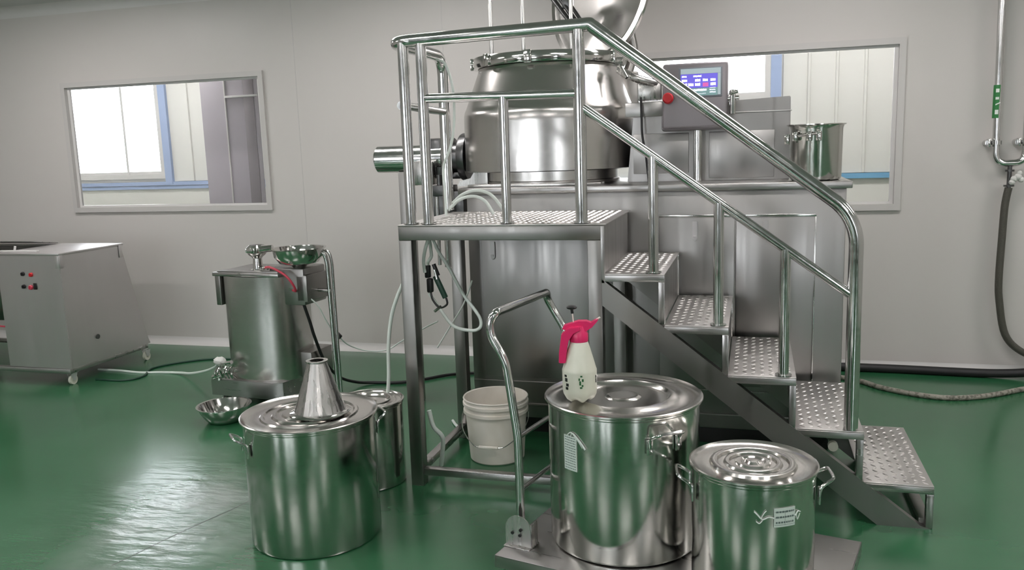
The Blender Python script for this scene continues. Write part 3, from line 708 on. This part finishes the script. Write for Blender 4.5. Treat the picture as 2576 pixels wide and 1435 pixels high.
# ------------------------------------------------------------ spray bottle on pot C
bx, by, bz = -.572, 2.79, .6857
t = thing('spray_bottle', 'milky pump spray bottle with bright pink head on the pot lid', 'bottle', (bx, by, bz), math.radians(8))
t.scale = (.93, .93, .80)
ORG[t.name] = ORG[t.name] @ Matrix.Diagonal((.93, .93, .80, 1))
def bottle_body():
    b = B(); seg = 60
    prof = [(.030, .004, .5), (.040, .0, 1), (.054, .012, 1), (.062, .03, .6), (.064, .05, .1), (.064, .10, 0), (.0645, .132, 0), (.0645, .138, 0), (.062, .146, 0), (.054, .18, 0), (.043, .225, 0), (.034, .258, 0), (.029, .275, 0)]
    rings = []
    for r, z, lob in prof:
        rings.append([b.verts.new((r*math.cos(2*PI*k/seg), r*math.sin(2*PI*k/seg), z+(lob*.012*(.5-.5*math.cos(5*2*PI*k/seg)) if z < .04 else 0))) for k in range(seg)])
    for i in range(len(rings)-1):
        for k in range(seg): b.faces.new((rings[i][k], rings[i][(k+1) % seg], rings[i+1][(k+1) % seg], rings[i+1][k]))
    b.faces.new(rings[0][::-1]); b.faces.new(rings[-1]); return b
bb = finish(bottle_body(), 'bottle_body', 'bottle', t, world=False, angle=50)
b = B(); a0 = math.radians(-82)
for k, (da, z, w_, h_) in enumerate(((-.05, .085, .10, .03), (.10, .10, .10, .02), (.0, .07, .14, .012), (-.1, .105, .08, .018), (.08, .078, .1, .014), (0.02, .12, .12, .012))):
    cylpatch(b, (0, 0), .0643, a0+da-w_/2, a0+da+w_/2, z, z+h_*.6, .0006, 3)
finish(b, 'green_print', 'greenink', bb, world=False)
b = B()
for da, z, h_ in ((-.95, .095, .016), (-.86, .075, .013), (-1.0, .115, .010), (-.9, .06, .012)):
    cylpatch(b, (0, 0), .0643, a0+da-.1, a0+da+.1, z, z+h_, .0006, 3)
finish(b, 'black_print', 'blackink', bb, world=False); b = B()
for z, h_ in ((.085, .018), (.105, .012)): cylpatch(b, (0, 0), .0643, a0+1.05, a0+1.2, z, z+h_, .0006, 3)
finish(b, 'black_print', 'blackink', bb, world=False)
b = B(); lathe(b, [(0, .262), (.034, .262), (.035, .268), (.035, .295), (.028, .312), (.024, .33), (0, .333)], (0, 0, 0), 36)
prism(b, [(-.060, .318), (-.054, .332), (-.02, .345), (.0, .352), (.030, .352), (.046, .345), (.066, .358), (.074, .362), (.070, .352), (.050, .325), (.03, .31), (.0, .30), (-.03, .31)], .034, 'y', -.017)
bmesh.ops.bevel(b, geom=[e for e in b.edges if e.calc_length() > .03 and abs((e.verts[0].co-e.verts[1].co).y) < .001][:0], offset=.001)
hd = finish(b, 'pump_head', 'pink', t, world=False)
b = B(); pts = [(.0, 0, .322), (-.030, -.01, .315), (-.050, -.012, .285), (-.057, -.014, .24), (-.059, -.014, .178)]
prism(b, [(.005, .33), (-.03, .328), (-.062, .30), (-.072, .22), (-.074, .172), (-.048, .172), (-.044, .22), (-.040, .27), (-.02, .305), (.01, .315)], .030, 'y', -.034)
bmesh.ops.bevel(b, geom=b.edges[:], offset=.003, segments=2, affect='EDGES'); finish(b, 'trigger', 'pink', hd, world=False)
b = B(); tube(b, [(.066, 0, .354), (.080, 0, .366)], .004, 10); finish(b, 'nozzle_tip', 'white', hd, world=False)
b = B(); tube(b, [(-.018, 0, .33), (-.022, 0, .385)], .0022, 10); rd_ = finish(b, 'plunger_rod', 'white', hd, world=False)
b = B(); tube(b, [(-.022, 0, .383), (-.024, 0, .402)], .0055, 12); lathe(b, [(0, 0), (.012, .0), (.019, .004), (.020, .009), (.013, .014), (0, .015)], (-.024, 0, .402), 20); finish(b, 'plunger_knob', 'black', rd_, world=False)

# ------------------------------------------------------------ trolley
CR = math.radians(-13.2)
t = thing('platform_trolley', 'flat steel trolley with bent tubular handle carrying two stockpots', 'trolley', (-.858, 2.640, 0), CR)
Lc, Dc = 1.125, .64
b = B(); box(b, 0, Lc, 0, Dc, .144, .150, .002); box(b, 0, Lc, 0, .004, .105, .150, .001); box(b, 0, Lc, Dc-.004, Dc, .105, .150, .001); box(b, 0, .004, 0, Dc, .105, .150, .001); box(b, Lc-.004, Lc, 0, Dc, .105, .150, .001)
finish(b, 'deck', 'steel_h', t, world=False)
for x in (.14, Lc-.14):
    for y in (.12, Dc-.12):
        b = B(); tube(b, [(x, y-.016, .045), (x, y+.016, .045)], .045, 28); wh = finish(b, 'caster', 'rubber', t, world=False)
        b = B(); box(b, x-.03, x+.03, y-.026, y-.020, .04, .135, .002); box(b, x-.03, x+.03, y+.020, y+.026, .04, .135, .002); box(b, x-.04, x+.04, y-.03, y+.03, .135, .1438, .002); finish(b, 'caster_fork', 'frame', wh, world=False)
inv = (Matrix.Translation(Vector((-.858, 2.640, 0))) @ Matrix.Rotation(CR, 4, 'Z')).inverted()
def H(p): return inv @ Vector(p)
pts = [(-.800, 2.79, .158), (-.802, 2.79, .532), (-.836, 2.79, .80), (-.853, 2.79, .84), (-.893, 2.796, .905), (-.893, 2.80, .957), (-.875, 2.81, .985), (-.79, 3.24, .985), (-.80, 3.27, .957), (-.775, 3.28, .905), (-.735, 3.275, .84), (-.72, 3.27, .80), (-.70, 3.262, .532), (-.69, 3.26, .158)]
b = B(); tube(b, fillet([H(p) for p in pts], .03, 5), .0155, 20); hn = finish(b, 'handle', 'tube', t, world=False)
for z in (.532, .332):
    b = B(); tube(b, [H((-.801, 2.79, z)), H((-.695, 3.261, z))], .009, 14); finish(b, 'cross_bar', 'tube', hn, world=False)
def bracket(yc):
    b = B(); prof = [(-.052, .151), (.052, .151), (.052, .21)] + [(.052*math.cos(PI*k/12), .215+.052*math.sin(PI*k/12)) for k in range(13)] + [(-.052, .21)]
    prism(b, prof, .004, 'y', yc-.03)
    box(b, -.052, .052, yc-.05, yc+.03, .1502, .155, .001); box(b, .048, .052, yc-.03, yc+.02, .151, .24, .001)
    bmesh.ops.translate(b, verts=b.verts[:], vec=(.048, 0, 0)); return b
br = finish(bracket(.12), 'handle_bracket', 'steel', t, world=False)
b = B()
for x, z in ((.025, .20), (.055, .195), (.058, .215)): tube(b, [(x, .12-.0345, z), (x, .12-.031, z)], .006, 12)
finish(b, 'bolt_hole', 'black', br, world=False)
finish(bracket(Dc-.06), 'handle_bracket', 'steel', t, world=False)

# ------------------------------------------------------------ white bucket
def pail():
    t = thing('plastic_pail', 'white plastic pail with wire handle under the work platform', 'bucket', (-1.245, 3.945, 0.0))
    b = B(); lathe(b, [(0, 0), (.132, 0), (.138, .006), (.155, .245), (.165, .247), (.165, .262), (.157, .264), (.158, .285), (.167, .287), (.167, .300), (.160, .304), (.160, .316), (.166, .320), (.163, .325), (.157, .322), (.150, .25), (.132, .010), (0, .008)], (0, 0, 0), 72)
    finish(b, 'body', 'white', t, world=False)
    m = Matrix.Rotation(math.radians(-88), 4, 'Z')
    b = B(); pts = [(0, -.170, .245), (.03, -.172, .21), (.09, -.15, .16), (.145, -.09, .115), (.163, -.05, .105), (.163, .05, .105), (.15, .09, .115), (.09, .15, .16), (.03, .172, .21), (0, .170, .245)]
    tube(b, [m @ p for p in smooth_path(pts, 5)], .0024, 8); hw = finish(b, 'wire_handle', 'tube', t, world=False)
    b = B(); tube(b, [m @ Vector((.165, -.048, .105)), m @ Vector((.165, .048, .105))], .0085, 14); finish(b, 'grip', 'white', hw, world=False)
pail()

# ------------------------------------------------------------ bowl on the floor
t = thing('steel_bowl', 'shallow stainless bowl on the floor beside the tall drum machine', 'bowl', (-3.03, 4.20, 0))
b = B(); lathe(b, [(0, 0), (.088, 0), (.095, .003), (.118, .03), (.138, .065), (.150, .095), (.160, .097), (.160, .101), (.148, .100), (.134, .066), (.114, .032), (.09, .006), (0, .004)], (0, 0, 0), 72); finish(b, 'bowl', 'polish', t, world=False)

# ------------------------------------------------------------ drum machine (mill) with feed bowl
MR = math.radians(-5)
t = thing('drum_mill', 'upright steel drum machine with a feed bowl on top by the back wall', 'machine', (-2.875, 4.485, 0), MR)
# local: x to the right, y away; origin at the front right floor corner of the tray
b = B()
poly = [(-.47, .0), (.0, .0), (.06, .03), (.12, .36), (.08, .44), (-.42, .44), (-.47, .40)]
prism(b, [(p[0]*1.0, p[1]) for p in poly], .10, 'z', .05)
tr = finish(b, 'base_tray', 'steel_h', t, world=False)
b = B(); prism(b, [(p[0]+(.004 if p[0] < 0 else -.0), p[1]) for p in poly], .006, 'z', .1505); finish(b, 'tray_top', 'panel', tr, world=False)
for x, y in ((-.40, .06), (.02, .06), (-.38, .38), (.04, .38)):
    b = B(); tube(b, [(x-.012, y, .026), (x+.012, y, .026)], .026, 20); finish(b, 'wheel', 'black', t, world=False)
b = B(); seg = 72; rings = []
def sup(a, rx, ry, n=3.2):
    c, s = math.cos(a), math.sin(a)
    return (rx*abs(c)**(2/n)*(1 if c > 0 else -1), ry*abs(s)**(2/n)*(1 if s > 0 else -1))
for z, k_ in ((.157, 1), (.82, 1.0)):
    rings.append([b.verts.new((-.155+sup(2*PI*k/seg, .262*k_, .215*k_, 2.6)[0], .235+sup(2*PI*k/seg, .262*k_, .215*k_, 2.6)[1], z)) for k in range(seg)])
for k in range(seg): b.faces.new((rings[0][k], rings[0][(k+1) % seg], rings[1][(k+1) % seg], rings[1][k]))
b.faces.new(rings[0][::-1]); b.faces.new(rings[1]); dr = finish(b, 'drum', 'drum', t, world=False, angle=30)
b = B(); box(b, -.415, .085, .03, .44, .8205, .845, .006); box(b, -.39, .07, .05, .12, .845, .853, .002); tube(b, [(-.2, .025, .835), (-.2, .035, .835)], .012, 12); finish(b, 'top_cover', 'steel_h', dr, world=False)
b = B(); box(b, -.455, -.415, .10, .16, .62, .825, .004); finish(b, 'side_bracket', 'frame', t, world=False)
b = B(); lathe(b, [(0, .0), (.045, .0), (.045, .01), (.032, .014), (.028, .08), (.036, .09), (.050, .10), (.062, .115), (.062, .15), (.045, .165), (.0, .168)], (-.14, .14, .8455), 24); tube(b, [(-.15, .10, .98), (-.02, .14, .99)], .022, 14)
for a in range(6): box(b, -.03, .03, .055, .066, .0, .03, .004, mtx=Matrix.Translation((-.14, .14, .965)) @ Matrix.Rotation(a*PI/3, 4, 'Z'))
finish(b, 'valve_head', 'polish', t, world=False)
b = B(); box(b, -.03, .22, .10, .34, .64, .87, .01); box(b, .16, .24, .10, .34, .66, .83, .01); hb = finish(b, 'gear_housing', 'frame', t, world=False)
b = B(); box(b, .06, .18, .18, .42, .157, .32, .004); finish(b, 'lower_housing', 'frame', t, world=False)
b = B(); lathe(b, [(0, .0), (.04, .0), (.05, .012), (.12, .03), (.150, .07), (.158, .115), (.170, .118), (.170, .122), (.155, .120), (.145, .072), (.115, .036), (0, .02)], (.155, .16, .872), 56); finish(b, 'feed_bowl', 'polish', t, world=False)
b = B()
for a in range(8): tube(b, [(-.05+.02*math.cos(a*PI/4), .085+.02*math.sin(a*PI/4), .863+.004*(a % 3)), (-.05+.028*math.cos(a*PI/4+.5), .085+.028*math.sin(a*PI/4+.5), .875)], .006, 8)
tube(b, [(-.08, .085, .862), (-.02, .085, .878)], .010, 10); finish(b, 'hose_fitting', 'polish', t, world=False)
b = B(); tube(b, smooth_path([(-.03, .07, .878), (.02, .05, .882), (.09, .03, .865), (.15, .03, .83), (.18, .045, .78), (.17, .08, .735), (.14, .097, .735)], 6), .0075, 12); finish(b, 'red_tube', 'redhose', t, world=False)
b = B(); tube(b, [(.125, .09, .74), (.125, .105, .74)], .012, 12); finish(b, 'port', 'tube', hb, world=False)
# curved pole at the right
b = B(); tube(b, fillet([(.25, .20, .935), (.305, .21, .965), (.318, .22, .90), (.318, .25, .012)], .04, 6), .014, 16); tube(b, fillet([(.255, .24, .955), (.318, .245, .97), (.334, .25, .90), (.334, .26, .012)], .04, 6), .009, 14)
lathe(b, [(0, 0), (.045, 0), (.045, .01), (.03, .02), (0, .025)], (.325, .255, .0005), 24)
tube(b, [(.22, .22, .72), (.33, .225, .72)], .012, 12); finish(b, 'pole', 'tube', t, world=False)
# drain tap with wrapped end
b = B(); tube(b, [(-.36, -.0, .20), (-.30, .06, .21)], .018, 14)
for k in range(7): tube(b, smooth_path([(-.40+.022*k, -.03+.004*k, .175), (-.395+.022*k, -.045, .21+.012*(k % 3)), (-.385+.02*k, -.02, .25)], 3), .007, 8)
tube(b, [(-.33, -.02, .27), (-.27, -.03, .285)], .012, 12); tube(b, [(-.43, -.02, .175), (-.36, -.03, .20)], .016, 12); tube(b, [(-.385, -.02, .157), (-.385, -.02, .22)], .014, 12); finish(b, 'drain_tap', 'polish', t, world=False)
b = B(); bmesh.ops.create_icosphere(b, subdivisions=3, radius=.036, matrix=Matrix.Translation((-.365, -.025, .285)) @ Matrix.Diagonal((1.2, .9, .75, 1)))
for v in b.verts: v.co += Vector((random.uniform(-.002, .002), random.uniform(-.002, .002), random.uniform(-.003, .003)))
finish(b, 'cloth_wrap', 'cloth', t, world=False, angle=60)

# ------------------------------------------------------------ trough mixer at the left edge
t = thing('trough_mixer', 'grey steel trough mixer on casters with slanted end box at the left edge', 'machine', (-4.95, 5.0, 0))
x1, x0, y0 = -4.585, -5.13, 4.68
b = B(); prism(b, [(y0, .125), (5.50, .125), (5.47, .17), (5.28, .93), (y0, .93)], x1-x0, 'x', x0)
bmesh.ops.bevel(b, geom=b.edges[:], offset=.004, segments=2, affect='EDGES'); eb = finish(b, 'end_box', 'pale', t)
b = B(); box(b, x0-.01, x1+.008, y0-.008, 5.30, .931, .945, .003)
for xx, yy in ((x1+.002, y0-.004), (x1+.002, 5.25)): box(b, xx, xx+.005, yy, yy+.03, .84, .935, .001)
box(b, x0-.004, x0+.02, y0-.008, y0-.002, .82, .93, .001); box(b, x1-.03, x1+.002, y0-.008, y0-.002, .84, .93, .001); finish(b, 'lid', 'pale', eb)
b = B(); box(b, x0-.03, x0+.30, y0+.06, y0+.085, .946, .956, .002); tube(b, [(x0+.1, y0+.07, .955), (x0+.11, y0+.07, .985)], .008, 10); finish(b, 'lid_hinge', 'white_trim', eb)
def knob(x, z, m_, r=.015):
    b = B(); lathe(b, [(0, .014), (r*.8, .014), (r, .008), (r, 0), (0, 0)], (0, 0, 0), 20, Matrix.Translation((x, y0-.0005, z)) @ Matrix.Rotation(PI/2, 4, 'X')); box(b, x-.003, x+.003, y0-.022, y0-.012, z-.011, z+.011, .001); return finish(b, 'button', m_, eb)
knob(-4.905, .80, 'black'); knob(-4.835, .795, 'red'); knob(-4.91, .71, 'black'); knob(-4.85, .705, 'redhose', .017)
b = B(); box(b, -4.826, -4.80, y0-.006, y0-.0005, .69, .735, .002); finish(b, 'switch_plate', 'black', eb)
b = B(); tube(b, [(x1+.0005, 4.95, .30), (x1+.006, 4.95, .30)], .018, 16); finish(b, 'side_port', 'cast', eb)
b = B(); box(b, -6.45, -4.598, y0-.004, y0+.03, .09, .124, .003); box(b, -6.45, -4.598, 5.45, 5.48, .09, .124, .003); box(b, -4.63, -4.598, y0+.03, 5.45, .09, .124, .003); finish(b, 'base_frame', 'steel_h', t)
# trough
b = B(); R = .26; cx, cz = 4.98, .66
pr = [(cx-R, .93)] + [(cx-R*math.cos(PI*k/14), cz-R*math.sin(PI*k/14)) for k in range(15)] + [(cx+R, .93), (cx+R-.008, .93)] + [(cx+(R-.008)*math.cos(PI*k/14), cz-(R-.008)*math.sin(PI*k/14)) for k in range(15)] + [(cx-R+.008, .93)]
prism(b, pr, .75, 'x', -5.90); trg = finish(b, 'trough', 'frame', t)
b = B(); box(b, -5.92, -5.135, 4.69, 4.72, .925, .945, .003); box(b, -5.92, -5.135, 5.24, 5.27, .925, .945, .003); finish(b, 'trough_rim', 'steel_h', trg)
b = B(); box(b, -5.88, -5.14, 4.98, 5.26, .95, .956, .002, mtx=Matrix.Translation((0, 5.26, .95)) @ Matrix.Rotation(math.radians(-8), 4, 'X') @ Matrix.Translation((0, -5.26, -.95))); finish(b, 'trough_cover', 'steel_h', trg)
b = B(); tube(b, [(-5.9, 4.69, .77), (-5.17, 4.69, .77)], .012, 12); tube(b, [(-5.20, 4.68, .77), (-5.165, 4.68, .77)], .030, 16); finish(b, 'shaft', 'polish', t)
b = B(); tube(b, smooth_path([(-5.15, 4.685, .745), (-5.16, 4.67, .70), (-5.19, 4.66, .65), (-5.205, 4.67, .58)], 5), .009, 10); finish(b, 'red_tube', 'redhose', t)
b = B(); tube(b, smooth_path([(-5.7, 4.8, .40), (-5.45, 4.72, .42), (-5.2, 4.75, .40), (-5.14, 4.78, .395)], 5), .006, 10); finish(b, 'red_tube', 'redhose', t)
b = B(); prism(b, [(y0+.02, .125), (5.36, .125), (5.2, .93), (y0+.02, .93)], .45, 'x', -6.40); finish(b, 'end_box', 'panel', t)
for x, y in ((-4.64, 4.735), (-4.62, 5.44), (-6.35, 4.735), (-6.35, 5.35)):
    dx = .03 if y > 5 else .0
    b = B(); tube(b, [(x+dx-.010, y, .034), (x+dx+.010, y, .034)], .034, 28); tube(b, [(x+dx-.013, y, .034), (x+dx+.013, y, .034)], .012, 14); wh = finish(b, 'caster', 'caster', t)
    b = B(); box(b, x-.03, x+.03, y-.03, y+.03, .082, .089, .002)
    for s in (-1, 1): prism(b, [(y-.03, .082), (y+.03, .082), (y+.012, .03), (y-.012, .03)], .003, 'x', x+dx+s*.016-.0015)
    finish(b, 'caster_fork', 'alu', wh)

# ------------------------------------------------------------ cables and hoses on the floor
def hose(name, label, pts, r, m_, cat='cable', n=8):
    b = B(); tube(b, smooth_path(pts, n), r, 12); o = finish(b, name, m_); tag(recenter(o), label, cat); return o
hose('cable', 'white cable running from the drum tap to the trough mixer', [(-4.75, 5.1, .006), (-4.556, 5.093, .006), (-4.35, 5.07, .006), (-4.188, 5.10, .006), (-4.02, 5.09, .013), (-3.857, 5.0, .04), (-3.627, 4.85, .107), (-3.40, 4.66, .196), (-3.26, 4.50, .275)], .009, 'whitehose')
hose('cable', 'dark green cable on the floor behind the drum machine', [(-4.55, 4.85, .007), (-4.32, 4.857, .007), (-4.25, 4.98, .007), (-4.34, 5.2, .007), (-4.2, 5.42, .007), (-3.957, 5.545, .007), (-3.4, 5.55, .007)], .007, 'greenhose')
b = B()
o = hose('cable', 'black cable arching from the drum machine to the floor under the platform', [(-2.677, 4.6, .64), (-2.66, 4.63, .52), (-2.652, 4.66, .419), (-2.649, 4.76, .239), (-2.63, 4.9, .098), (-2.57, 5.02, .03), (-2.473, 5.089, .011), (-2.3, 5.12, .011), (-2.172, 5.208, .011), (-1.978, 5.393, .011), (-1.6, 5.5, .011)], .010, 'rubber')
o = hose('cable', 'thin pale cable with black inline clip hanging right of the drum machine', [(-2.66, 4.585, .69), (-2.637, 4.6, .683), (-2.591, 4.62, .63), (-2.575, 4.70, .50), (-2.564, 4.80, .401), (-2.562, 4.95, .30), (-2.469, 5.05, .241), (-2.36, 5.1, .243), (-2.261, 5.1, .301), (-2.05, 5.0, .42), (-1.895, 4.86, .50)], .0045, 'whitehose')
b = B(); box(b, -.022, .022, -.012, .012, -.018, .018, .007, mtx=Matrix.Translation(Vector((-2.562, 4.80, .40))) @ Matrix.Rotation(.8, 4, 'Y'))
oc = finish(b, 'inline_clip', 'black', o)
hose('air_hose', 'translucent white hose from the small rear pot lid up behind the platform leg', [(-1.678, 3.60, .418), (-1.668, 3.60, .50), (-1.660, 3.60, .65), (-1.638, 3.60, .786), (-1.60, 3.60, .89), (-1.565, 3.60, .96), (-1.556, 3.62, 1.03), (-1.556, 3.64, 1.12), (-1.556, 3.66, 1.2)], .009, 'whitehose', 'hose')
hose('air_hose', 'white hose looped under the platform beside the white pail', [(-1.47, 3.60, .34), (-1.45, 3.60, .26), (-1.42, 3.63, .20), (-1.44, 3.67, .10), (-1.46, 3.7, .03)], .011, 'whitehose', 'hose')
hose('air_hose', 'white hose running on the floor towards the white pail', [(-1.66, 4.42, .009), (-1.58, 4.31, .009), (-1.46, 4.28, .009), (-1.36, 4.22, .009)], .008, 'whitehose', 'hose')
# pneumatic hoses hanging inside the platform
hose('air_hose', 'white hose drooping in a big loop under the platform deck', [(-1.476, 3.75, 1.16), (-1.44, 3.75, 1.08), (-1.39, 3.75, 1.0), (-1.327, 3.75, .879), (-1.262, 3.75, .79), (-1.243, 3.75, .75), (-1.25, 3.75, .715), (-1.294, 3.75, .701), (-1.384, 3.75, .722), (-1.452, 3.75, .809), (-1.50, 3.75, .88)], .008, 'whitehose', 'hose')
hose('air_hose', 'short white hose feeding the black connector under the deck', [(-1.45, 3.66, 1.16), (-1.445, 3.66, 1.10), (-1.445, 3.66, 1.07), (-1.462, 3.66, 1.045), (-1.465, 3.66, 1.03)], .008, 'whitehose', 'hose')
hose('air_hose', 'white hose slanting down to the corner leg under the deck', [(-1.43, 3.60, 1.16), (-1.45, 3.61, 1.12), (-1.468, 3.62, 1.06), (-1.468, 3.63, 1.0)], .008, 'whitehose', 'hose')
hose('air_hose', 'thin white hose crossing behind the connectors down to the leg', [(-1.33, 3.9, .92), (-1.38, 3.9, .80), (-1.45, 3.92, .70), (-1.55, 3.95, .56)], .004, 'whitehose', 'hose')
hose('air_hose', 'white hose arching over the deck from behind the corner posts', [(-1.43, 3.95, 1.30), (-1.38, 3.95, 1.34), (-1.31, 3.95, 1.36), (-1.24, 3.96, 1.34), (-1.19, 3.97, 1.28), (-1.17, 3.97, 1.247)], .008, 'whitehose', 'hose')
hose('air_hose', 'second white hose arching slightly lower over the deck', [(-1.43, 3.88, 1.27), (-1.37, 3.88, 1.32), (-1.30, 3.88, 1.335), (-1.24, 3.88, 1.31), (-1.20, 3.88, 1.247)], .008, 'whitehose', 'hose')
hose('air_hose', 'long white hose hanging down beside the left railing posts', [(-1.50, 4.0, 2.0), (-1.44, 3.95, 1.97), (-1.40, 3.93, 1.86), (-1.395, 3.92, 1.70), (-1.41, 3.9, 1.58), (-1.445, 3.88, 1.48), (-1.44, 3.87, 1.35), (-1.435, 3.86, 1.246)], .0065, 'whitehose', 'hose')
t = thing('hose_connector', 'black and green hose connectors dangling under the platform deck', 'connector', (-1.44, 3.66, .86))
b = B(); box(b, -1.478, -1.453, 3.645, 3.675, .97, 1.03, .006); box(b, -1.471, -1.443, 3.645, 3.675, .90, .968, .007); finish(b, 'connector_body', 'black', t)
b = B(); box(b, -.011, .011, -.012, .012, -.055, .06, .004, mtx=Matrix.Translation((-1.405, 3.66, .925)) @ Matrix.Rotation(math.radians(-24), 4, 'Y')); finish(b, 'green_sleeve', 'greenhose', t)
b = B(); tube(b, smooth_path([(-1.455, 3.66, .90), (-1.445, 3.655, .865), (-1.41, 3.65, .83), (-1.375, 3.655, .845), (-1.38, 3.66, .875)], 4), .005, 10); tube(b, [(-1.435, 3.66, 1.035), (-1.415, 3.66, .98)], .010, 10); finish(b, 'strap', 'black', t)
b = B(); tube(b, [(-1.44, 3.66, .81), (-1.405, 3.65, .835)], .007, 10); tube(b, [(-1.428, 3.65, 1.01), (-1.415, 3.645, .965)], .006, 10); finish(b, 'steel_nipple', 'polish', t)
